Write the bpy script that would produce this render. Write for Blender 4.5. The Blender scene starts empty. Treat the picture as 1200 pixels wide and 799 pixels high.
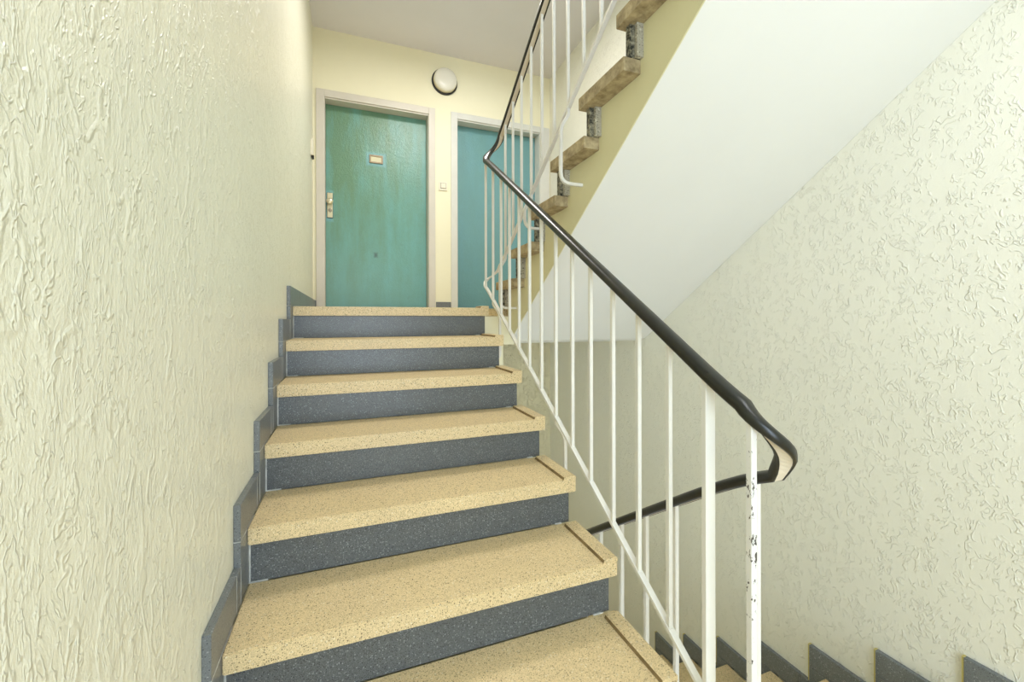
import bpy, bmesh, math, random
from mathutils import Vector, Matrix
random.seed(7)
S = bpy.context.scene
COL = S.collection
OZ = 1.288                      # eye height above the half landing the photographer stands on

# ------------------------------------------------------------------ camera
cd = bpy.data.cameras.new('camera'); cam = bpy.data.objects.new('camera', cd); COL.objects.link(cam)
cd.sensor_width = 36.0; cd.sensor_fit = 'HORIZONTAL'
cd.lens = 500.24 / 1200 * 36
cd.shift_y = (374.18 - 399.5) / 1200
cd.clip_start = 0.02
cam.matrix_world = (Matrix.Translation((0, 0, OZ)) @ Matrix.Rotation(-0.3653, 4, 'Z')
                    @ Matrix.Rotation(math.pi / 2, 4, 'X') @ Matrix.Rotation(-0.002, 4, 'Z'))
S.camera = cam

# ------------------------------------------------------------------ world, light, exposure
S.view_settings.view_transform = 'Standard'
S.view_settings.look = 'None'
S.view_settings.gamma = 1.0
S.view_settings.use_curve_mapping = False
S.view_settings.exposure = 0.22
S.cycles.max_bounces = 12
S.cycles.diffuse_bounces = 8
S.cycles.sample_clamp_indirect = 6.0
w = bpy.data.worlds.new('daylight'); S.world = w; w.use_nodes = True
bg = w.node_tree.nodes['Background']
bg.inputs[0].default_value = (0.80, 0.90, 1.0, 1); bg.inputs[1].default_value = 3.4


def area_light(name, loc, rot, sx, sy, power, color):
    l = bpy.data.lights.new(name, 'AREA'); l.shape = 'RECTANGLE'; l.size = sx; l.size_y = sy
    l.energy = power; l.color = color
    o = bpy.data.objects.new(name, l); o.location = loc; o.rotation_euler = rot; COL.objects.link(o)
    return o


COOL = (0.78, 0.88, 1.0)
# daylight through the stair windows behind the photographer (half landing, and the half landing above)
area_light('daylight_window', (0.25, -2.02, OZ - 0.05), (math.radians(90), 0, math.radians(-22)), 1.0, 1.9, 37, (0.64, 0.80, 1.0))
area_light('daylight_window_above', (0.40, -2.02, OZ + 2.75), (math.radians(80), 0, 0), 1.3, 1.8, 56, COOL)
# unseen fill light added above the upper flight start to brighten the landing
area_light('landing_fill', (0.75, 2.75, OZ + 2.50), (0, 0, 0), 0.5, 0.5, 30, (1.0, 0.96, 0.92))

area_light('half_landing_fill', (1.30, 0.10, OZ + 1.22), (0, 0, 0), 0.6, 0.6, 8, (0.92, 0.95, 1.0))  # unseen fill light added for the treads and lower right wall


# ------------------------------------------------------------------ material helpers
def new_mat(name):
    m = bpy.data.materials.new(name); m.use_nodes = True
    nt = m.node_tree; b = nt.nodes['Principled BSDF']
    return m, nt, b


def nd(nt, t, **kw):
    n = nt.nodes.new(t)
    for k, v in kw.items():
        if k.startswith('i_'):
            n.inputs[k[2:].replace('_', ' ')].default_value = v
        else:
            setattr(n, k, v)
    return n


def pos(nt, scale=(1, 1, 1)):
    g = nd(nt, 'ShaderNodeNewGeometry')
    mp = nd(nt, 'ShaderNodeMapping'); mp.inputs['Scale'].default_value = scale
    nt.links.new(g.outputs['Position'], mp.inputs['Vector'])
    return mp.outputs['Vector']


def math_n(nt, op, a, b=None, c=None, clamp=False):
    n = nd(nt, 'ShaderNodeMath', operation=op, use_clamp=clamp)
    for i, v in enumerate((a, b, c)):
        if v is None: continue
        if isinstance(v, (int, float)): n.inputs[i].default_value = v
        else: nt.links.new(v, n.inputs[i])
    return n.outputs[0]


def noise(nt, vec, scale, detail=2.0, rough=0.5, dist=0.0):
    n = nd(nt, 'ShaderNodeTexNoise')
    n.inputs['Scale'].default_value = scale; n.inputs['Detail'].default_value = detail
    n.inputs['Roughness'].default_value = rough; n.inputs['Distortion'].default_value = dist
    nt.links.new(vec, n.inputs['Vector'])
    return n.outputs['Fac']


def ramp(nt, fac, a, b, ca, cb):
    r = nd(nt, 'ShaderNodeValToRGB')
    r.color_ramp.elements[0].position = a; r.color_ramp.elements[1].position = b
    r.color_ramp.elements[0].color = (*ca, 1); r.color_ramp.elements[1].color = (*cb, 1)
    nt.links.new(fac, r.inputs['Fac'])
    return r.outputs['Color']


def mix(nt, fac, a, b, mode='MIX'):
    n = nd(nt, 'ShaderNodeMix', data_type='RGBA', blend_type=mode)
    if isinstance(fac, (int, float)): n.inputs[0].default_value = fac
    else: nt.links.new(fac, n.inputs[0])
    for i, v in ((6, a), (7, b)):
        if isinstance(v, tuple): n.inputs[i].default_value = (*v, 1)
        else: nt.links.new(v, n.inputs[i])
    return n.outputs[2]


def bump(nt, b, height, strength, distance):
    n = nd(nt, 'ShaderNodeBump'); n.inputs['Strength'].default_value = strength
    n.inputs['Distance'].default_value = distance
    nt.links.new(height, n.inputs['Height']); nt.links.new(n.outputs['Normal'], b.inputs['Normal'])


def plain(name, col, rough=0.5, metal=0.0, var=0.06, vscale=9, fine=0.15):
    m, nt, b = new_mat(name)
    p = pos(nt)
    f = noise(nt, p, vscale, 4, 0.6)
    c = ramp(nt, f, 0.3, 0.7, tuple(x * (1 - var) for x in col), tuple(min(1, x * (1 + var)) for x in col))
    nt.links.new(c, b.inputs['Base Color'])
    b.inputs['Roughness'].default_value = rough; b.inputs['Metallic'].default_value = metal
    if fine:
        bump(nt, b, noise(nt, p, 220, 2), fine, 0.0006)
    return m


def plaster(name, col, vertical, rough, strength, dist=0.0035, lo=0.5, grain=0.8, sc=1.0, lump=0.0):
    """cream latex paint over trowelled plaster: short raised worm-like ridges and runs"""
    m, nt, b = new_mat(name)
    p = pos(nt, (1, 1, vertical))
    d = nd(nt, 'ShaderNodeTexNoise'); d.inputs['Scale'].default_value = 9; d.inputs['Detail'].default_value = 1
    nt.links.new(p, d.inputs['Vector'])
    vm = nd(nt, 'ShaderNodeVectorMath', operation='MULTIPLY_ADD')
    vm.inputs[1].default_value = (0.05, 0.05, 0.05)
    nt.links.new(d.outputs['Color'], vm.inputs[0]); nt.links.new(p, vm.inputs[2])
    v = vm.outputs[0]

    def ridges(scale, width, mscale, lo, hi):
        n = noise(nt, v, scale, 1.2, 0.5)
        r = math_n(nt, 'ABSOLUTE', math_n(nt, 'SUBTRACT', n, 0.5))
        r = math_n(nt, 'SUBTRACT', 1.0, math_n(nt, 'DIVIDE', r, width), clamp=True)
        r = math_n(nt, 'SMOOTH_MIN', r, 0.75, 0.3)
        k = noise(nt, p, mscale, 1)
        mr = nd(nt, 'ShaderNodeMapRange'); mr.inputs[1].default_value = lo; mr.inputs[2].default_value = hi
        nt.links.new(k, mr.inputs[0])
        return math_n(nt, 'MULTIPLY', r, mr.outputs[0])
    h1 = ridges(38 * sc, 0.045, 26 * sc, lo, lo + 0.07)
    h2 = ridges(62 * sc, 0.065, 40 * sc, lo, lo + 0.08)
    h3 = noise(nt, v, 90 * sc, 3, 0.65)
    h = math_n(nt, 'ADD', math_n(nt, 'ADD', h1, math_n(nt, 'MULTIPLY', h2, 0.8)), math_n(nt, 'MULTIPLY', h3, grain))
    if lump:
        h = math_n(nt, 'ADD', h, math_n(nt, 'MULTIPLY', ridges(17, 0.05, 12, 0.47, 0.55), lump))
        h = math_n(nt, 'ADD', h, math_n(nt, 'MULTIPLY', noise(nt, v, 24, 3, 0.6), lump * 1.5))
    bump(nt, b, h, strength, dist)
    big = noise(nt, p, 1.3, 3, 0.55)
    c = ramp(nt, big, 0.3, 0.7, tuple(x * 0.97 for x in col), tuple(min(1, x * 1.02) for x in col))
    nt.links.new(c, b.inputs['Base Color'])
    b.inputs['Roughness'].default_value = rough
    return m


def terrazzo(name, base, dark, light, scale, p_dark, p_light, rough, stain=None, fine_amt=0.35):
    m, nt, b = new_mat(name)
    p = pos(nt)

    def chips(sc, prob, rlo):
        vo = nd(nt, 'ShaderNodeTexVoronoi'); vo.inputs['Scale'].default_value = sc
        nt.links.new(p, vo.inputs['Vector'])
        sep = nd(nt, 'ShaderNodeSeparateColor'); nt.links.new(vo.outputs['Color'], sep.inputs[0])
        sel = math_n(nt, 'LESS_THAN', sep.outputs[0], prob)
        rad = math_n(nt, 'MULTIPLY_ADD', sep.outputs[1], 0.25, rlo)
        dsk = math_n(nt, 'LESS_THAN', vo.outputs['Distance'], rad)
        return math_n(nt, 'MULTIPLY', sel, dsk), sep.outputs[2]
    a, ra = chips(scale, p_dark, 0.22)
    c_, rc = chips(scale * 0.8, p_light, 0.25)
    d_, rd = chips(scale * 2.2, p_dark * 1.2, 0.3)
    bn = noise(nt, p, 5, 4, 0.6)
    base_c = ramp(nt, bn, 0.3, 0.7, tuple(x * 0.92 for x in base), tuple(x * 1.06 for x in base))
    if stain:
        sn = noise(nt, p, 2.6, 5, 0.65)
        base_c = mix(nt, math_n(nt, 'MULTIPLY', ramp(nt, sn, 0.5, 0.75, (0, 0, 0), (1, 1, 1)), 0.5), base_c, stain)
    fine = noise(nt, p, 420, 2, 0.6)
    base_c = mix(nt, fine_amt, base_c, ramp(nt, fine, 0.38, 0.62, tuple(x * 0.55 for x in base), tuple(min(1, x * 1.25) for x in base)))
    c1 = mix(nt, math_n(nt, 'MULTIPLY', c_, 0.75), base_c, light)
    c2 = mix(nt, math_n(nt, 'MULTIPLY', d_, 0.55), c1, dark)
    c3 = mix(nt, math_n(nt, 'MULTIPLY', a, math_n(nt, 'MULTIPLY_ADD', ra, 0.5, 0.45)), c2, dark)
    nt.links.new(c3, b.inputs['Base Color'])
    b.inputs['Roughness'].default_value = rough
    bump(nt, b, fine, 0.12, 0.0006)
    return m


CREAM = (0.82, 0.805, 0.675)
M = {}
M['wall_left'] = plaster('cream_plaster_runs', CREAM, 0.55, 0.33, 0.68, 0.0032, 0.50, 1.0, 1.5, 1.0)
M['wall_right'] = plaster('cream_plaster_trowelled', (0.815, 0.805, 0.71), 0.7, 0.5, 0.8, 0.0035, 0.52, 0.3, 1.0)  # whiter than the left wall: cool daylight put into the paint colour
M['wall_below'] = plaster('yellow_cream_plaster', (0.80, 0.745, 0.54), 0.75, 0.55, 1.0, 0.006, 0.50, 0.6, 0.8)
M['wall_back'] = plain('cream_wall_paint', (0.84, 0.80, 0.60), 0.6, var=0.02, vscale=2, fine=0.25)
M['stringer'] = plain('stringer_cream_paint', (0.70, 0.66, 0.42), 0.55, var=0.04, vscale=3, fine=0.15)
M['soffit'] = plain('white_ceiling_paint', (0.79, 0.795, 0.775), 0.7, var=0.015, vscale=2, fine=0.1)
M['ceiling'] = plain('ceiling_white_paint', (0.75, 0.735, 0.78), 0.75, var=0.02, vscale=2, fine=0.15)
M['tread'] = terrazzo('beige_terrazzo', (0.765, 0.605, 0.345), (0.15, 0.095, 0.04), (0.82, 0.72, 0.52), 210, 0.30, 0.12, 0.42, (0.62, 0.50, 0.32), 0.4)
M['riser'] = terrazzo('blue_grey_terrazzo', (0.122, 0.133, 0.138), (0.012, 0.015, 0.018), (0.30, 0.33, 0.34), 290, 0.34, 0.24, 0.34, (0.20, 0.225, 0.235), 0.7)
M['skirting'] = terrazzo('grey_skirting_terrazzo', (0.17, 0.185, 0.195), (0.03, 0.035, 0.04), (0.36, 0.38, 0.38), 260, 0.18, 0.10, 0.32)
M['lip_grime_shade'] = plain('lip_grime_shade', (0.23, 0.16, 0.07), 0.8, var=0.4, vscale=40)  # dirt line and the lip's own shade painted as one dark colour
M['grout'] = plain('pale_grout', (0.50, 0.51, 0.49), 0.8, var=0.3, vscale=30)
M['frame'] = plain('greige_frame_paint', (0.64, 0.60, 0.53), 0.42, var=0.03, fine=0.1)
M['frame_daylit'] = plain('daylit_frame_paint', (0.66, 0.66, 0.62), 0.42, var=0.03, fine=0.1)  # same frame paint, with the cool daylight on the second door coloured in
M['white_metal'] = plain('white_railing_enamel', (0.76, 0.745, 0.70), 0.35, var=0.03, vscale=14, fine=0.1)
M['bar_shaded'] = plain('shaded_bar_enamel', (0.66, 0.59, 0.47), 0.4, var=0.04, vscale=14, fine=0.1)  # railing enamel toned down to beige for the shade under the handrail
M['brass'] = plain('pale_anodised_metal', (0.80, 0.74, 0.56), 0.28, metal=0.75, var=0.05)
M['dark'] = plain('black_plastic', (0.012, 0.012, 0.012), 0.4)
M['switch'] = plain('ivory_switch_plastic', (0.80, 0.76, 0.64), 0.35, var=0.02, fine=0)
M['opal'] = plain('opal_lamp_glass', (0.76, 0.74, 0.66), 0.25, var=0.02, fine=0)
M['sealant'] = plain('yellowed_sealant', (0.55, 0.47, 0.18), 0.6)
M['mortar'] = terrazzo('rough_mortar', (0.40, 0.37, 0.29), (0.06, 0.055, 0.045), (0.62, 0.60, 0.50), 90, 0.22, 0.2, 0.95)
M['pale_card'] = plain('yellowed_card', (0.74, 0.70, 0.50), 0.6, var=0.03, fine=0)


def rough_concrete():
    m, nt, b = new_mat('stained_cast_stone')
    p = pos(nt)
    f = noise(nt, p, 26, 6, 0.68)
    c = ramp(nt, f, 0.32, 0.66, (0.16, 0.115, 0.055), (0.56, 0.46, 0.28))
    s = noise(nt, pos(nt, (1, 1, 5)), 12, 4, 0.6)
    c = mix(nt, math_n(nt, 'MULTIPLY', s, 0.5), c, (0.40, 0.32, 0.18))
    nt.links.new(c, b.inputs['Base Color']); b.inputs['Roughness'].default_value = 0.85
    bump(nt, b, f, 0.5, 0.004)
    return m


M['tread_old'] = rough_concrete()


def dark_end():
    m, nt, b = new_mat('weathered_riser_stone')
    f = noise(nt, pos(nt), 60, 6, 0.7)
    c = ramp(nt, f, 0.42, 0.66, (0.022, 0.022, 0.016), (0.40, 0.37, 0.26))
    nt.links.new(c, b.inputs['Base Color']); b.inputs['Roughness'].default_value = 0.8
    bump(nt, b, f, 0.6, 0.003)
    return m


M['riser_old'] = dark_end()


def door_paint(name, base, grime, amount, cx, clean=None):
    m, nt, b = new_mat(name)
    p = pos(nt)
    streak = noise(nt, pos(nt, (3.2, 1, 0.45)), 3.0, 5, 0.62)
    sep = nd(nt, 'ShaderNodeSeparateXYZ')
    g = nd(nt, 'ShaderNodeNewGeometry'); nt.links.new(g.outputs['Position'], sep.inputs[0])
    # hand grime gathers towards the lock side and the upper half of the leaf
    side = math_n(nt, 'MULTIPLY_ADD', math_n(nt, 'SUBTRACT', sep.outputs[0], cx), -0.55, 0.62, clamp=True)
    up = math_n(nt, 'MULTIPLY_ADD', math_n(nt, 'SUBTRACT', sep.outputs[2], OZ + 0.10), 0.34, 0.28, clamp=True)
    gf = math_n(nt, 'MULTIPLY', math_n(nt, 'MULTIPLY', ramp(nt, streak, 0.28, 0.72, (0.15,) * 3, (1,) * 3), side), up)
    c = mix(nt, math_n(nt, 'MULTIPLY', gf, amount * 3.0, clamp=True), base, grime)
    mot = noise(nt, pos(nt, (1, 1, 0.5)), 16, 6, 0.7)
    c = mix(nt, math_n(nt, 'MULTIPLY', ramp(nt, mot, 0.42, 0.66, (0,) * 3, (1,) * 3), math_n(nt, 'MULTIPLY_ADD', up, 0.45, 0.10)), c, grime)
    c = mix(nt, math_n(nt, 'MULTIPLY', ramp(nt, noise(nt, p, 240, 2, 0.6), 0.35, 0.65, (0,) * 3, (1,) * 3), 0.22), c, tuple(min(1, q * 1.7) for q in base))
    spot = noise(nt, p, 7, 5, 0.7)
    c = mix(nt, math_n(nt, 'MULTIPLY', ramp(nt, spot, 0.62, 0.80, (0,) * 3, (1,) * 3), 0.45 * amount), c, (0.12, 0.13, 0.03))
    if clean:                                            # wiped, less soiled paint around the plates, one scuff
        for px, pz, hx, hz, soft, amt, tint in clean:
            dx = math_n(nt, 'SUBTRACT', math_n(nt, 'ABSOLUTE', math_n(nt, 'SUBTRACT', sep.outputs[0], px)), hx)
            dz = math_n(nt, 'SUBTRACT', math_n(nt, 'ABSOLUTE', math_n(nt, 'SUBTRACT', sep.outputs[2], OZ + pz)), hz)
            k = math_n(nt, 'SUBTRACT', 1.0, math_n(nt, 'DIVIDE', math_n(nt, 'MAXIMUM', dx, dz), soft), clamp=True)
            c = mix(nt, math_n(nt, 'MULTIPLY', k, amt), c, tint)
    nt.links.new(c, b.inputs['Base Color'])
    b.inputs['Roughness'].default_value = 0.30
    b.inputs['Specular IOR Level'].default_value = 0.6
    h = math_n(nt, 'ADD', noise(nt, p, 130, 2, 0.5), math_n(nt, 'MULTIPLY', noise(nt, p, 45, 2), 0.8))
    bump(nt, b, h, 0.6, 0.003)
    return m


M['door_green'] = door_paint('worn_teal_door_paint', (0.15, 0.385, 0.38), (0.125, 0.235, 0.125), 0.85, 0.27, [(0.248, 1.533, 0.078, 0.052, 0.022, 0.8, (0.19, 0.43, 0.48)), (-0.165, 1.05, 0.02, 0.13, 0.022, 0.8, (0.19, 0.43, 0.48)),
                          (0.243, 0.618, 0.0, 0.006, 0.026, 0.75, (0.05, 0.06, 0.055))])
M['door_blue'] = door_paint('blue_teal_door_paint', (0.14, 0.32, 0.365), (0.13, 0.28, 0.27), 0.5, 1.46)


def handrail_pvc():
    m, nt, b = new_mat('black_handrail_plastic')
    p = pos(nt)
    f = noise(nt, p, 14, 5, 0.7)
    c = ramp(nt, f, 0.35, 0.75, (0.006, 0.007, 0.005), (0.016, 0.016, 0.008))
    sc = noise(nt, pos(nt, (30, 6, 30)), 7, 3, 0.6)
    nt.links.new(c, b.inputs['Base Color'])
    r = nd(nt, 'ShaderNodeMapRange'); r.inputs[3].default_value = 0.22; r.inputs[4].default_value = 0.42
    nt.links.new(sc, r.inputs[0]); nt.links.new(r.outputs[0], b.inputs['Roughness'])
    return m


M['handrail'] = handrail_pvc()


def chipped():
    m, nt, b = new_mat('chipped_white_enamel')
    p = pos(nt, (1, 1, 0.55))
    n = noise(nt, p, 85, 4, 0.7)
    k = noise(nt, pos(nt), 9, 2)
    f = math_n(nt, 'GREATER_THAN', math_n(nt, 'MULTIPLY_ADD', k, 0.35, n), 0.80)
    c = mix(nt, f, (0.76, 0.75, 0.72), (0.07, 0.055, 0.045))
    nt.links.new(c, b.inputs['Base Color']); b.inputs['Roughness'].default_value = 0.4
    return m


M['chipped'] = chipped()


# ------------------------------------------------------------------ geometry helpers (z given relative to the eye, OZ added)
def link(name, me, mat, parent=None, smooth=False):
    if mat: me.materials.append(mat)
    if smooth:
        for p in me.polygons: p.use_smooth = True
    o = bpy.data.objects.new(name, me); COL.objects.link(o)
    if parent: o.parent = parent
    return o


def from_bm(name, bm, mat, parent=None, bevel=0.0, seg=1, smooth=False):
    if bevel:
        bmesh.ops.bevel(bm, geom=list(bm.edges), offset=bevel, segments=seg, affect='EDGES', profile=0.6)
    bmesh.ops.recalc_face_normals(bm, faces=list(bm.faces))
    me = bpy.data.meshes.new(name); bm.to_mesh(me); bm.free()
    return link(name, me, mat, parent, smooth)


def add_box(bm, x0, x1, y0, y1, z0, z1):
    v = [bm.verts.new((x, y, z + OZ)) for x in (x0, x1) for y in (y0, y1) for z in (z0, z1)]
    for f in ((0, 1, 3, 2), (4, 6, 7, 5), (0, 4, 5, 1), (2, 3, 7, 6), (0, 2, 6, 4), (1, 5, 7, 3)):
        bm.faces.new([v[i] for i in f])


def box(name, x0, x1, y0, y1, z0, z1, mat, parent=None, bevel=0.0, seg=1):
    bm = bmesh.new(); add_box(bm, x0, x1, y0, y1, z0, z1)
    return from_bm(name, bm, mat, parent, bevel, seg)


def prism_yz(bm, pts, x0, x1):
    a = [bm.verts.new((x0, y, z + OZ)) for y, z in pts]
    b = [bm.verts.new((x1, y, z + OZ)) for y, z in pts]
    fs = [bm.faces.new(a), bm.faces.new(b[::-1])]
    n = len(pts)
    for i in range(n):
        fs.append(bm.faces.new((a[i], b[i], b[(i + 1) % n], a[(i + 1) % n])))
    return fs


def empty(name, loc, label=None, cat=None, group=None, kind=None):
    o = bpy.data.objects.new(name, None); o.empty_display_size = 0.1
    COL.objects.link(o)
    if label: o['label'] = label
    if cat: o['category'] = cat
    if group: o['group'] = group
    if kind: o['kind'] = kind
    return o


def struct(o, label=None):
    o['kind'] = 'structure'
    if label: o['label'] = label
    return o


def disc(bm, c, axis_y, rings, n=40):
    """lathe about a Y axis: rings = [(radius, y)]"""
    prev = None
    for r, y in rings:
        if r <= 1e-6:
            ring = [bm.verts.new((c[0], y, c[1] + OZ))]
        else:
            ring = [bm.verts.new((c[0] + r * math.cos(2 * math.pi * i / n), y, c[1] + OZ + r * math.sin(2 * math.pi * i / n))) for i in range(n)]
        if prev is not None:
            if len(ring) == 1:
                for i in range(n): bm.faces.new((prev[i], prev[(i + 1) % n], ring[0]))
            elif len(prev) == 1:
                for i in range(n): bm.faces.new((prev[0], ring[(i + 1) % n], ring[i]))
            else:
                for i in range(n): bm.faces.new((prev[i], prev[(i + 1) % n], ring[(i + 1) % n], ring[i]))
        prev = ring


def sweep(bm, path, prof):
    """sweep closed profile [(side, up)] along path of Vectors; side stays horizontal"""
    n = len(path); rings = []
    for i, p in enumerate(path):
        t = (path[min(i + 1, n - 1)] - path[max(i - 1, 0)]).normalized()
        s = t.cross(Vector((0, 0, 1))).normalized()
        u = s.cross(t).normalized()
        rings.append([bm.verts.new((p + s * a + u * b) + Vector((0, 0, OZ))) for a, b in prof])
    k = len(prof)
    for i in range(n - 1):
        for j in range(k):
            bm.faces.new((rings[i][j], rings[i][(j + 1) % k], rings[i + 1][(j + 1) % k], rings[i + 1][j]))
    bm.faces.new(rings[0][::-1]); bm.faces.new(rings[-1])


# ------------------------------------------------------------------ key dimensions
XW, XL = -0.295, -0.277            # left wall plane, skirting face
XR, XRB = 2.035, 2.015             # right wall plane, skirting face
YB = 4.165                         # back wall
YF = -2.05                         # window wall behind the photographer
R, G = 0.17, 0.27
Y1, Z1, T = 1.1647, -0.778, 0.05   # first nosing fully in view
XT, XLIP, XRI, NOSE = 0.8088, 0.759, 0.789, 0.0206
ZL = Z1 + 5 * R                    # upper landing (0.072)
ZH = ZL - 8 * R                    # half landing floor (-1.288)
ZLOW = ZL - 16 * R
ZCEIL = ZL + 2.53
YU, XU = 2.65, 0.90                # first nosing and left end of the upper flight
XS = 0.972                         # stringer face

# ------------------------------------------------------------------ structure
struct(box('wall_left', XW - 0.2, XW, YF - 0.2, YB + 0.3, ZLOW - 0.2, 5.2, M['wall_left']),
       'cream trowelled plaster wall on the left of the stairs')
struct(box('wall_right', XR, XR + 0.2, YF - 0.2, YB + 0.3, ZLOW - 0.2, 5.2, M['wall_right']),
       'cream trowelled plaster wall on the right, beside the descending flight')

# back wall of the doors with two openings (upper storey) and a plain part for the storey below
bm = bmesh.new()
D1 = (-0.200, 0.729); D2 = (1.012, 1.914); DZ = 1.993
add_box(bm, XW, D1[0], YB, YB + 0.3, ZL, DZ)
add_box(bm, D1[1], D2[0], YB, YB + 0.3, ZL, DZ)
add_box(bm, D2[1], XR, YB, YB + 0.3, ZL, DZ)
add_box(bm, XW, XR, YB, YB + 0.3, DZ, 5.2)
struct(from_bm('wall_back', bm, M['wall_back']), 'yellow-cream wall with the two teal doors')
struct(box('wall_back.001', XW, XR, YB, YB + 0.3, ZLOW - 0.2, ZL, M['wall_below']), 'yellow-cream plaster wall of the storey below, seen between the balusters')

# wall with the stair windows behind the photographer
bm = bmesh.new()
WX0, WX1 = -0.26, 1.06
add_box(bm, XW, WX0, YF - 0.2, YF, ZLOW, 5.2); add_box(bm, WX1, XR, YF - 0.2, YF, ZLOW, 5.2)
add_box(bm, WX0, WX1, YF - 0.2, YF, ZLOW, -1.0); add_box(bm, WX0, WX1, YF - 0.2, YF, 0.9, 1.85)
add_box(bm, WX0, WX1, YF - 0.2, YF, 3.65, 5.2)
struct(from_bm('wall_front', bm, M['wall_back']))
for i, (a, b) in enumerate(((-1.0, 0.9), (1.85, 3.65))):
    wn = empty('window_%d' % (i + 1), None); struct(wn)
    bm = bmesh.new()
    for x0, x1, z0, z1 in ((WX0, WX0 + .05, a, b), (WX1 - .05, WX1, a, b), (WX0, WX1, a, a + .05), (WX0, WX1, b - .05, b), (.375, .425, a, b)):
        add_box(bm, x0, x1, YF - 0.12, YF - 0.06, z0, z1)
    from_bm('window_frame', bm, M['white_metal'], wn)

# floors
struct(box('floor', XW, XR, YF, 0.60, ZH - 0.2, ZH, M['tread']), 'half landing floor at the foot of the flight')
fl = struct(box('floor.001', XW, XR, 2.66, YB + 0.3, ZL - 0.05, ZL - 0.001, M['tread']), 'upper landing floor in front of the doors')
struct(box('floor.002', XW, XR, 2.2, YB, ZLOW - 0.2, ZLOW, M['tread']))
struct(box('ceiling', XW, XR, 2.55, YB, ZCEIL, ZCEIL + 0.18, M['ceiling']), 'white landing ceiling')
# landing slab seen from below, with its cream edge between the flights
struct(box('ceiling.001', XW, XR, 2.66, YB, -0.160, ZL - 0.051, M['soffit']))
struct(box('trim_1', 0.70, XS + 0.02, 2.53 + 0.03, 2.66, -0.160, ZL - T - 0.002, M['wall_back']), 'cream painted landing edge between the two flights')
struct(box('trim_2', 0.70, 0.925, 2.58, 2.74, -0.62, -0.161, M['wall_back']), 'cream landing beam end beside the stairs')
# half landing of the storey above and the roof
struct(box('ceiling.002', XW, XR, YF, 0.70, 1.24, 1.425, M['soffit']))
struct(box('ceiling.003', XW - .2, XR + .2, YF - .2, YB + .3, 5.2, 5.4, M['ceiling']))
# underside of the next flight that climbs over the left-hand stairs
bm = bmesh.new()
prism_yz(bm, [(0.70, 1.24), (0.70, 1.425), (2.55, ZCEIL + 0.17), (2.55, ZCEIL)], XW, 0.74)
struct(from_bm('ceiling.004', bm, M['soffit']))


# ------------------------------------------------------------------ skirting tiles
def tile(parent, x0, x1, y0, y1, z0, z1):
    return box('skirting_tile', x0, x1, y0, y1, z0, z1, M['skirting'], parent, 0.0015)


bl = struct(empty('baseboard_left', None), 'stepped grey terrazzo skirting along the left wall')
GAP = 0.0012
for i in range(-1, 7):
    y = Y1 + (i - 1) * G; z = Z1 + (i - 1) * R
    ya = y - 0.078
    yn = y + G - 0.078
    zt = z + 0.102
    if i < 6:
        tile(bl, XW, XL, ya, yn - 0.045, z + GAP, zt)
        tile(bl, XW, XL, yn - 0.045 + GAP, yn - GAP, z + GAP, zt)
    else:
        yy = ya
        for ln in (0.45, 0.45, 0.45, 0.45):
            y2 = min(yy + ln, YB); tile(bl, XW, XL, yy, y2 - GAP, z + GAP, zt); yy = y2
    tile(bl, XW, XL, ya, y + NOSE + 0.004, z - R + 0.0, z - GAP)
    if i > -1:
        tile(bl, XW, XL, ya, ya + 0.0775, z - R + 0.102 + GAP, z - R + 0.1035 + GAP) if False else None
    bm = bmesh.new()
    add_box(bm, XW, XL + 0.0004, ya - 0.0003, y + (0.10 if i < 6 else 0.0), z - GAP * 0.8, z + GAP * 0.8)
    if i < 6:
        for yy in (yn - 0.045, yn):
            add_box(bm, XW, XL + 0.0004, yy - 0.0012, yy + 0.0012, z, zt - 0.001)
    from_bm('grout_joint', bm, M['grout'], bl)

bb = struct(empty('baseboard_back', None), 'dark skirting between the two doors')
tile(bb, 0.797, 0.943, YB - 0.014, YB, ZL, ZL + 0.10)
tile(bb, XL, XL + 0.008, YB - 0.014, YB, ZL, ZL + 0.10)

br = struct(empty('baseboard_right', None), 'stepped grey skirting on the right wall beside the descending flight')
for k in range(0, 8):                      # descending flight, nosing k from the half landing down
    y = 0.76 + k * G; z = ZH - k * R
    ye = y + 0.075
    y0 = y - G + 0.075 if k else YF
    zt = z + 0.098
    tile(br, XRB, XR, max(y0 + 0.05, YF), ye, z + GAP, zt)
    if k: tile(br, XRB, XR, y0 + GAP, y0 + 0.05 - GAP, z + GAP, zt)
    tile(br, XRB, XR, y - 0.03, ye, z - R, z - GAP)
    box('sealant_strip', XRB + 0.004, XR, ye, ye + 0.007, z - R + 0.098, zt, M['sealant'], br)

# ------------------------------------------------------------------ left flight
fa = empty('stair_flight', None, 'nearest flight of beige terrazzo steps with grey risers climbing to the teal doors', 'stairs')


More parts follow.
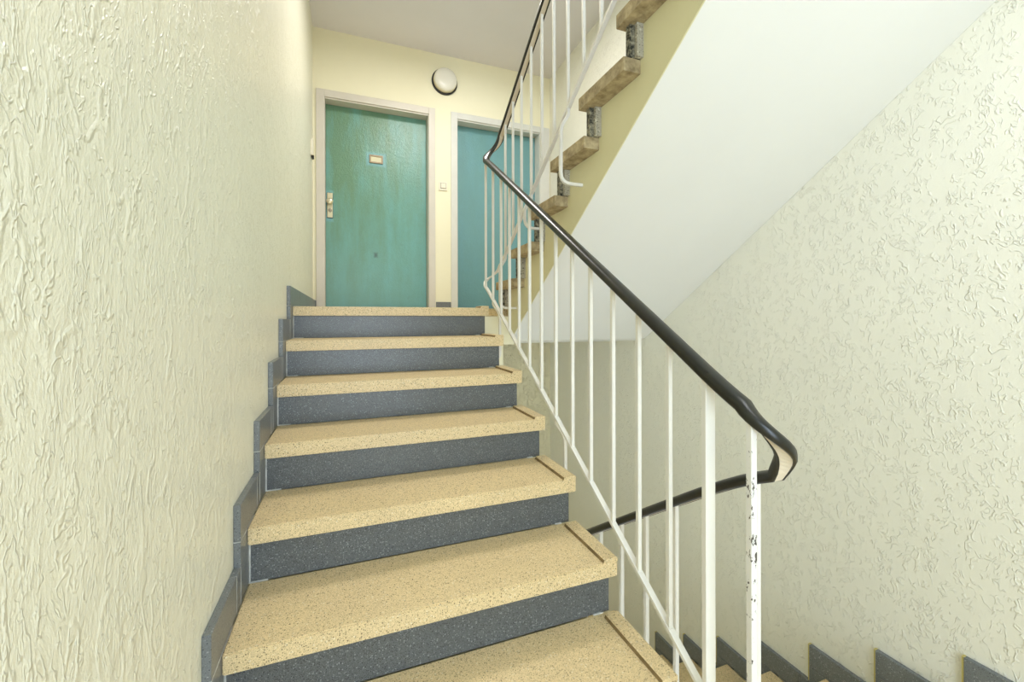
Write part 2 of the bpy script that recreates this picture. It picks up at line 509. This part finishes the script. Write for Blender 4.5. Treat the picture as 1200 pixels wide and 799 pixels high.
def tread_mesh(parent, x0, x1, y0, y1, z, lip=None):
    bm = bmesh.new()
    add_box(bm, x0, x1, y0, y1, z - T, z)
    bmesh.ops.bevel(bm, geom=list(bm.edges), offset=0.003, segments=2, affect='EDGES')
    if lip:
        l0, l1 = lip
        # raised lip along the open end, hollowed inwards and running out at the nosing
        prof = [(l0 - 0.006, z - 0.004), (l0 - 0.002, z + 0.0015), (l0 + 0.001, z + 0.009), (l0 + 0.006, z + 0.0115),
                (l1 - 0.003, z + 0.0115), (l1, z + 0.0085), (l1, z - 0.004)]
        for ya, yb in ((y0 + 0.0, y1 - 0.022),):
            a = [bm.verts.new((x, ya + 0.001, q + OZ)) for x, q in prof]
            b = [bm.verts.new((x, yb, q + OZ)) for x, q in prof]
            bm.faces.new(a); bm.faces.new(b[::-1])
            for i in range(len(prof)):
                bm.faces.new((a[i], b[i], b[(i + 1) % len(prof)], a[(i + 1) % len(prof)]))
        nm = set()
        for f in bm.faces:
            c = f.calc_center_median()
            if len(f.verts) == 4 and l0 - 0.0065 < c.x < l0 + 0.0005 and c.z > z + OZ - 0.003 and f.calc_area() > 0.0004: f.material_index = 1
    o = from_bm('tread', bm, M['tread'], parent)
    if lip: o.data.materials.append(M['lip_grime_shade'])
    return o


for i in range(-1, 7):
    y = Y1 + (i - 1) * G; z = Z1 + (i - 1) * R
    y_end = y + G + NOSE - 0.001 if i < 6 else 2.66
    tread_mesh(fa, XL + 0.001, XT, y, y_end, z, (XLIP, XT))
    ri = box('riser', XL + 0.002, XRI, y + NOSE, y + NOSE + 0.03, z - R + 0.0005, z - T - 0.0005, M['riser'], fa, 0.001)
    yg = y + NOSE
    bm = bmesh.new()
    add_box(bm, XL + 0.0005, XL + 0.005, yg - 0.002, yg + 0.01, z - R + 0.001, z - T - 0.001)
    add_box(bm, XL + 0.0005, XL + 0.05, yg - 0.0025, yg + 0.01, z - R + 0.0005, z - R + 0.004)
    from_bm('grout', bm, M['grout'], fa)
    box('grout', XLIP - 0.03, XLIP - 0.004, yg - 0.004, yg + 0.01, z - R + 0.0005, z - R + 0.005, M['grout'], fa)
# waist slab under the left flight
def step_slab(bm, steps, under, x0, x1):
    """steps = [(ya, yb, ztop)]; one convex strip per step down to the sloping underside"""
    for ya, yb, zt in steps:
        prism_yz(bm, [(ya, under(ya)), (yb, under(yb)), (yb, zt), (ya, zt)], x0, x1)


bm = bmesh.new()
st = []
for i in range(-1, 6):
    y = Y1 + (i - 1) * G + NOSE + 0.031
    st.append((y, min(y + G, 2.559), Z1 + (i - 1) * R - T - 0.001))
step_slab(bm, st, lambda y: max(ZH - 0.2, -0.26 - 0.66 * (2.559 - y)), XL + 0.003, XRI - 0.06)
from_bm('waist_slab', bm, M['wall_back'], fa)

# ------------------------------------------------------------------ upper flight
fb = empty('stair_flight.001', None, 'upper flight seen from below with a smooth white underside and stained tread ends', 'stairs')
for k in range(0, 8):
    y = YU - k * G; z = ZL + (k + 1) * R
    ynext = y - G - 0.045 if k < 7 else 0.705
    if k < 7:
        box('tread', XU, XRB - 0.001, ynext, y, z - T, z, M['tread_old'], fb, 0.003, 2)
    else:
        box('tread', XU, XRB - 0.001, ynext, y, z - T, z, M['tread_old'], fb, 0.003, 2)
    box('riser', XU + 0.027, XRB - 0.001, y - 0.045, y - 0.02, z - R + 0.0005, z - T - 0.0005, M['riser_old'], fb, 0.001)
    box('mortar', XU + 0.045, XS + 0.01, y - 0.062, y - 0.046, z - R + 0.0005, z - T - 0.0005, M['mortar'], fb, 0.001)
SOF = lambda y: max(1.5685 - 0.662 * y, -0.16)
st = [(2.62, 2.659, ZL - 0.052)]
for k in range(0, 8):
    yy = YU - k * G - 0.011
    st.append((max(yy - G, 0.705), min(yy, 2.62), ZL + (k + 1) * R - T - 0.001))
bm = bmesh.new(); step_slab(bm, st, SOF, XS, XS + 0.004)
from_bm('stringer_face', bm, M['stringer'], fb)
st = [(a_ - 0.036 if i > 1 else a_, b_ - 0.036 if i else b_, z_) for i, (a_, b_, z_) in enumerate(st)]
st[0] = (2.584, 2.659, ZL - 0.052); st[1] = (st[1][0] - 0.036, 2.584, st[1][2]); st[-1] = (0.705, st[-1][1], st[-1][2])
bm = bmesh.new(); step_slab(bm, st, SOF, XS + 0.0045, XR - 0.001)
from_bm('waist_slab', bm, M['soffit'], fb)

# ------------------------------------------------------------------ descending flight
fc = empty('stair_flight.002', None, 'descending flight at the lower right below the railing, mostly hidden', 'stairs')
for k in range(0, 8):
    y = 0.76 + k * G; z = ZH - k * R
    y0 = y - G - 0.02 if k else 0.601
    tread_mesh(fc, XU, XRB - 0.001, y0, y, z)
    box('riser', XU + 0.02, XRB - 0.001, y - 0.05, y - 0.02, z - R + 0.0005, z - T - 0.0005, M['riser'], fc, 0.001)
st = [(0.601, 0.76 - 0.051, ZH - T - 0.001)]
for k in range(1, 8):
    st.append((0.76 + (k - 1) * G - 0.051, 0.76 + k * G - 0.051, ZH - k * R - T - 0.001))
bm = bmesh.new(); step_slab(bm, st, lambda y: max(ZLOW, ZH - 0.3 - 0.63 * (y - 0.601)), XS, XR - 0.001)
from_bm('waist_slab', bm, M['stringer'], fc)
# half landing edge towards the stair well
struct(box('trim_3', XRI, XS, 0.50, 0.599, ZH - 0.2, ZH - 0.001, M['tread']))

# ------------------------------------------------------------------ railing
XA, XB = 0.805, 0.902
rail = empty('stair_railing', None, 'white steel baluster railing with black plastic handrail winding up both flights', 'railing')
YBOT, YTOP = 0.690, 2.545          # centres of the two hairpin bends


def zA(y): return -0.163 + 0.639 * (y - 0.738)


def zB(y): return 1.387 + 0.61 * (2.167 - y)          # upper flight


def zD(y): return -0.522 - 0.652 * (y - 0.978)        # descending flight


def make_path(ybot, ytop, za, zb, zdn, ydn_end, yup_end, n_s=40):
    P = []
    rr = (XB - XA) / 2; cx = (XA + XB) / 2
    if ydn_end is not None:
        for i in range(0, n_s): P.append(Vector((XB, ydn_end + (ybot - ydn_end) * i / n_s, 0)))
        for p in P: p.z = zdn(p.y)
        for i in range(0, 17):
            a = math.pi * i / 16
            q = Vector((cx + rr * math.cos(a), ybot - rr * math.sin(a), 0))
            f = i / 16; q.z = zdn(ybot) * (1 - f) + za(ybot) * f
            P.append(q)
    for i in range(1, 80): 
        y = ybot + (ytop - ybot) * i / 80
        P.append(Vector((XA, y, za(y))))
    for i in range(0, 17):
        a = math.pi * i / 16
        q = Vector((cx - rr * math.cos(a), ytop + rr * math.sin(a), 0))
        f = i / 16; q.z = za(ytop) * (1 - f) + zb(ytop) * f
        P.append(q)
    for i in range(1, 61):
        y = ytop + (yup_end - ytop) * i / 60
        P.append(Vector((XB, y, zb(y))))
    # ease the height through the bends
    for _ in range(14):
        z = [p.z for p in P]
        for i in range(1, len(P) - 1): P[i].z = (z[i - 1] + z[i] * 2 + z[i + 1]) / 4
    return P


HP = make_path(YBOT, YTOP, zA, zB, zD, 2.45, 0.80)
prof = []
for i in range(13):                                    # rounded top of the plastic profile
    a = math.pi * i / 12
    prof.append((0.0215 * math.cos(a), 0.001 + 0.0135 * abs(math.sin(a)) ** 0.8))
prof += [(-0.0215, -0.008), (-0.018, -0.0125), (-0.0125, -0.0125), (-0.0125, -0.0075), (0.0125, -0.0075), (0.0125, -0.0125), (0.018, -0.0125), (0.0215, -0.008)]
bm = bmesh.new(); sweep(bm, HP, prof)
hr = from_bm('handrail', bm, M['handrail'], rail, smooth=True)
hr['label'] = 'black plastic handrail'
bm = bmesh.new(); sweep(bm, HP, [(0.0122, -0.0077), (-0.0122, -0.0077), (-0.0122, -0.0115), (0.0122, -0.0115)])
from_bm('handrail_bar', bm, M['bar_shaded'], rail)


def zAb(y): return -0.402 + 0.634 * (y - 1.599)


def zBb(y): return 0.655 + 0.655 * (2.076 - y)


BP = make_path(0.79, 2.575, zAb, zBb, None, None, 0.80)
BP = [p for p in BP]
bm = bmesh.new(); sweep(bm, BP, [(0.009, 0.005), (-0.009, 0.005), (-0.009, -0.005), (0.009, -0.005)])
from_bm('bottom_rail', bm, M['white_metal'], rail)
zDb = lambda y: ZH + 0.07 - 0.63 * (y - 0.76)
DP = [Vector((XB, y, zDb(y))) for y in (0.74, 1.2, 1.7, 2.4)]
bm = bmesh.new(); sweep(bm, DP, [(0.009, 0.005), (-0.009, 0.005), (-0.009, -0.005), (0.009, -0.005)])
from_bm('bottom_rail', bm, M['white_metal'], rail)


def path_z(P, x, y, last=True):
    seq = [p for p in P if abs(p.x - x) < 0.02]
    if last: seq = seq[len(seq) // 2:] if x > 0.85 and P is HP else seq
    for a, b in zip(seq, seq[1:]):
        if abs(b.y - a.y) < 0.08 and min(a.y, b.y) <= y <= max(a.y, b.y) and a.y != b.y:
            f = (y - a.y) / (b.y - a.y)
            return a.z * (1 - f) + b.z * f
    return min(seq, key=lambda p: abs(p.y - y)).z


def baluster(x, y, zb_, zt_, slope, wx=0.013, wy=0.013, mat='white_metal', name='baluster'):
    bm = bmesh.new()
    V = []
    for dx in (-wx / 2, wx / 2):
        for dy in (-wy / 2, wy / 2):
            for z in (zb_, zt_):
                V.append(bm.verts.new((x + dx, y + dy, z + slope * dy + OZ)))
    for f in ((0, 1, 3, 2), (4, 6, 7, 5), (0, 4, 5, 1), (2, 3, 7, 6), (0, 2, 6, 4), (1, 5, 7, 3)):
        bm.faces.new([V[i] for i in f])
    return from_bm(name, bm, M[mat], rail, 0.0012)


def foot(pts, name='mounting_foot', w=0.013):
    """bent square bar through the given points with rounded elbows"""
    P = [Vector(p) for p in pts]; Q = [P[0]]
    for i in range(1, len(P) - 1):
        a, b, c = P[i - 1], P[i], P[i + 1]
        r = min(0.045, (a - b).length * 0.45, (c - b).length * 0.45)
        s = b + (a - b).normalized() * r; e = b + (c - b).normalized() * r
        for k in range(6):
            t = k / 5
            Q.append(s * (1 - t) ** 2 + b * 2 * t * (1 - t) + e * t * t)
    Q.append(P[-1])
    bm = bmesh.new(); rings = []; h = w / 2
    f = Vector((0, 1, 0))                              # all bends lie in the XZ plane
    for i, q in enumerate(Q):
        t = (Q[min(i + 1, len(Q) - 1)] - Q[max(i - 1, 0)]).normalized()
        s = t.cross(f).normalized()
        rings.append([bm.verts.new(q + s * a + f * b + Vector((0, 0, OZ))) for a, b in ((h, h), (-h, h), (-h, -h), (h, -h))])
    for i in range(len(Q) - 1):
        for j in range(4):
            bm.faces.new((rings[i][j], rings[i][(j + 1) % 4], rings[i + 1][(j + 1) % 4], rings[i + 1][j]))
    bm.faces.new(rings[0]); bm.faces.new(rings[-1][::-1])
    return from_bm(name, bm, M['white_metal'], rail)


LA = [2.562, 2.418, 2.274, 2.140, 2.003, 1.870, 1.735, 1.594, 1.454, 1.321, 1.184, 1.052, 0.922]
for i, y in enumerate(LA):
    zb_ = path_z(BP, XA, y); zt_ = path_z(HP, XA, y)
    baluster(XA, y, zAb(y) + 0.0035 if i else zb_, zt_ - 0.011, 0.636)
    if i in (1, 7):
        foot([(XA, y, zb_), (XA, y, zb_ - 0.03), (XA + 0.042, y, zb_ - 0.085), (XA + 0.042, y, zb_ - 0.36), (XRI - 0.062, y, zb_ - 0.36)])
o = baluster(XA, 0.788, ZH, path_z(HP, XA, 0.788) - 0.011, 0.636, 0.030, 0.014)
o.name = 'post'; o['label'] = 'wider flat steel post at the foot of the railing'
o = baluster(XA, 0.671, ZH - 0.25, path_z(HP, XA, 0.690) - 0.030, 0.0, 0.0165, 0.0145, 'chipped')
o['label'] = 'end baluster with chipped white paint'
LB = [2.612, 2.467, 2.336, 2.204, 2.069, 1.935, 1.800, 1.663, 1.529, 1.397, 1.262, 1.127, 0.992, 0.857]
for i, y in enumerate(LB):
    if i == 0:
        continue
    zb_ = path_z(BP, XB, y); zt_ = path_z(HP, XB, y)
    baluster(XB, y, zb_ + 0.0035, zt_ - 0.011, -0.63)
    if i in (1, 7, 13):
        foot([(XB, y, zb_), (XB, y, zb_ - 0.03), (XB - 0.037, y, zb_ - 0.085), (XB - 0.037, y, zb_ - 0.33), (XS + 0.002, y, zb_ - 0.33)])
    if i == 4:
        foot([(XB, y, zb_), (XB, y, zb_ - 0.03), (XB - 0.037, y, zb_ - 0.07), (XB - 0.037, y, 0.481), (XS + 0.002, y, 0.481)])
for i in range(12):
    y = 0.738 + 0.1342 * i
    if i in (6,):
        pass
    baluster(XB, y, zDb(y) + 0.003, path_z(HP, XB, y) - 0.011 if False else zD(y) - 0.011, -0.64)


# ------------------------------------------------------------------ doors
def door(n, x_out, z_out, x_in, leaf_mat, frame_mat, label):
    d = struct(empty('door_%d' % n, None), label)
    yf = YB - 0.015
    bm = bmesh.new()
    z1 = DZ
    add_box(bm, x_out[0], x_in[0], yf, YB, ZL, z_out); add_box(bm, x_in[1], x_out[1], yf, YB, ZL, z_out)
    add_box(bm, x_in[0], x_in[1], yf, YB, z1, z_out)
    from_bm('door_frame', bm, frame_mat, d, 0.0035, 2)
    # lining and rebate
    bm = bmesh.new()
    add_box(bm, x_in[0], x_in[0] + 0.004, YB, YB + 0.16, ZL, z1); add_box(bm, x_in[1] - 0.004, x_in[1], YB, YB + 0.16, ZL, z1)
    add_box(bm, x_in[0], x_in[1], YB, YB + 0.16, z1 - 0.004, z1)
    add_box(bm, x_in[0] + 0.0, x_in[1] - 0.0, YB - 0.002, YB + 0.012, z1 - 0.012, z1 - 0.004)
    from_bm('door_lining', bm, frame_mat, d)
    lf = box('door_leaf', x_in[0] + 0.005, x_in[1] - 0.005, YB + 0.118, YB + 0.158, ZL + 0.003, z1 - 0.006, leaf_mat, d, 0.002)
    box('threshold', x_in[0], x_in[1], YB, YB + 0.3, ZL - 0.03, ZL, M['tread'], d)
    return d, lf


d1, leaf1 = door(1, (-0.269, 0.791), 2.058, D1, M['door_green'], M['frame'], 'worn green-teal apartment door with a name plate and lock plate')
d2, leaf2 = door(2, (0.947, 2.022), 2.056, D2, M['door_blue'], M['frame_daylit'], 'blue-teal apartment door behind the railing')
yl = YB + 0.118
lp = box('lock_plate', -0.183, -0.137, yl - 0.010, yl, 0.944, 1.170, M['brass'], d1, 0.003, 2)
bm = bmesh.new(); disc(bm, (-0.160, 1.085), 0, [(0.012, yl - 0.010), (0.012, yl - 0.03), (0.026, yl - 0.034), (0.030, yl - 0.046), (0.026, yl - 0.055), (0.0, yl - 0.058)], 28)
from_bm('door_knob', bm, M['brass'], lp, smooth=True)
bm = bmesh.new(); disc(bm, (-0.158, 1.010), 0, [(0.017, yl - 0.010), (0.017, yl - 0.015), (0.009, yl - 0.017), (0.0, yl - 0.017)], 20)
add_box(bm, -0.161, -0.155, yl - 0.0175, yl - 0.012, 0.985, 1.008)
from_bm('key_cylinder', bm, plain('dull_steel', (0.35, 0.31, 0.24), 0.4, metal=0.6), lp)
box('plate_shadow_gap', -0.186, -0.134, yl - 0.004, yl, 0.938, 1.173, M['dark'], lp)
bm = bmesh.new()
for a in ((0.186, 0.200, 1.494, 1.572), (0.296, 0.310, 1.494, 1.572), (0.200, 0.296, 1.494, 1.508), (0.200, 0.296, 1.558, 1.572)):
    add_box(bm, a[0], a[1], yl - 0.011, yl, a[2], a[3])
npl = from_bm('name_plate', bm, plain('tarnished_brass_frame', (0.36, 0.28, 0.19), 0.4, metal=0.3), d1, 0.0015)
box('name_card', 0.200, 0.296, yl - 0.004, yl, 1.508, 1.558, M['pale_card'], npl)

# ------------------------------------------------------------------ small things on the wall
t = empty('wall_lamp', None, 'round opal wall lamp with black base above the gap between the doors', 'lamp')
bm = bmesh.new(); disc(bm, (0.885, 2.335), 0, [(0.0, YB), (0.126, YB), (0.128, YB - 0.008), (0.126, YB - 0.018), (0.0, YB - 0.018)], 48)
from_bm('lamp_base', bm, M['dark'], t, smooth=False)
bm = bmesh.new(); disc(bm, (0.885, 2.335), 0, [(0.0, YB - 0.017), (0.114, YB - 0.0182), (0.114, YB - 0.050), (0.111, YB - 0.060)], 48)
from_bm('lamp_ring', bm, plain('cream_lamp_ring', (0.70, 0.64, 0.48), 0.4, fine=0), t, smooth=True)
bm = bmesh.new(); disc(bm, (0.885, 2.335), 0, [(0.1115, YB - 0.058), (0.108, YB - 0.068), (0.096, YB - 0.079), (0.06, YB - 0.085), (0.0, YB - 0.087)], 48)
from_bm('lamp_shade', bm, M['opal'], t, smooth=True)

t = empty('light_switch', None, 'small square ivory light switch on the wall between the doors', 'switch')
box('switch_plate', 0.826, 0.908, YB - 0.012, YB, 1.268, 1.350, M['switch'], t, 0.003, 2)
box('rocker', 0.846, 0.894, YB - 0.018, YB - 0.011, 1.288, 1.336, M['switch'], t, 0.002)
bm = bmesh.new()
for a in ((0.842, 0.846, 1.284, 1.340), (0.894, 0.898, 1.284, 1.340), (0.842, 0.898, 1.284, 1.288), (0.842, 0.898, 1.336, 1.340)):
    add_box(bm, a[0], a[1], YB - 0.0135, YB - 0.011, a[2], a[3])
from_bm('rocker_gap', bm, plain('switch_gap', (0.35, 0.32, 0.24), 0.6, fine=0), t)

t = empty('doorbell_button', None, 'narrow ivory doorbell box on the left wall beside the green door', 'doorbell')
box('bell_housing', XW, XW + 0.018, 3.93, 3.99, 1.38, 1.52, M['switch'], t, 0.003)
box('bell_push', XW + 0.004, XW + 0.024, 3.945, 3.975, 1.355, 1.385, M['dark'], t, 0.003)

# place empties at the base of what they parent (children keep their world positions)
bpy.context.view_layer.update()
for o in [o for o in COL.objects if o.type == 'EMPTY']:
    cs = [c for c in COL.objects if c.parent == o]
    pts = [c.matrix_world @ Vector(q) for c in cs for q in c.bound_box]
    if not pts: continue
    loc = Vector(((min(p.x for p in pts) + max(p.x for p in pts)) / 2, (min(p.y for p in pts) + max(p.y for p in pts)) / 2, min(p.z for p in pts)))
    o.location = loc
    for c in cs:
        c.matrix_parent_inverse = Matrix.Translation(-loc)
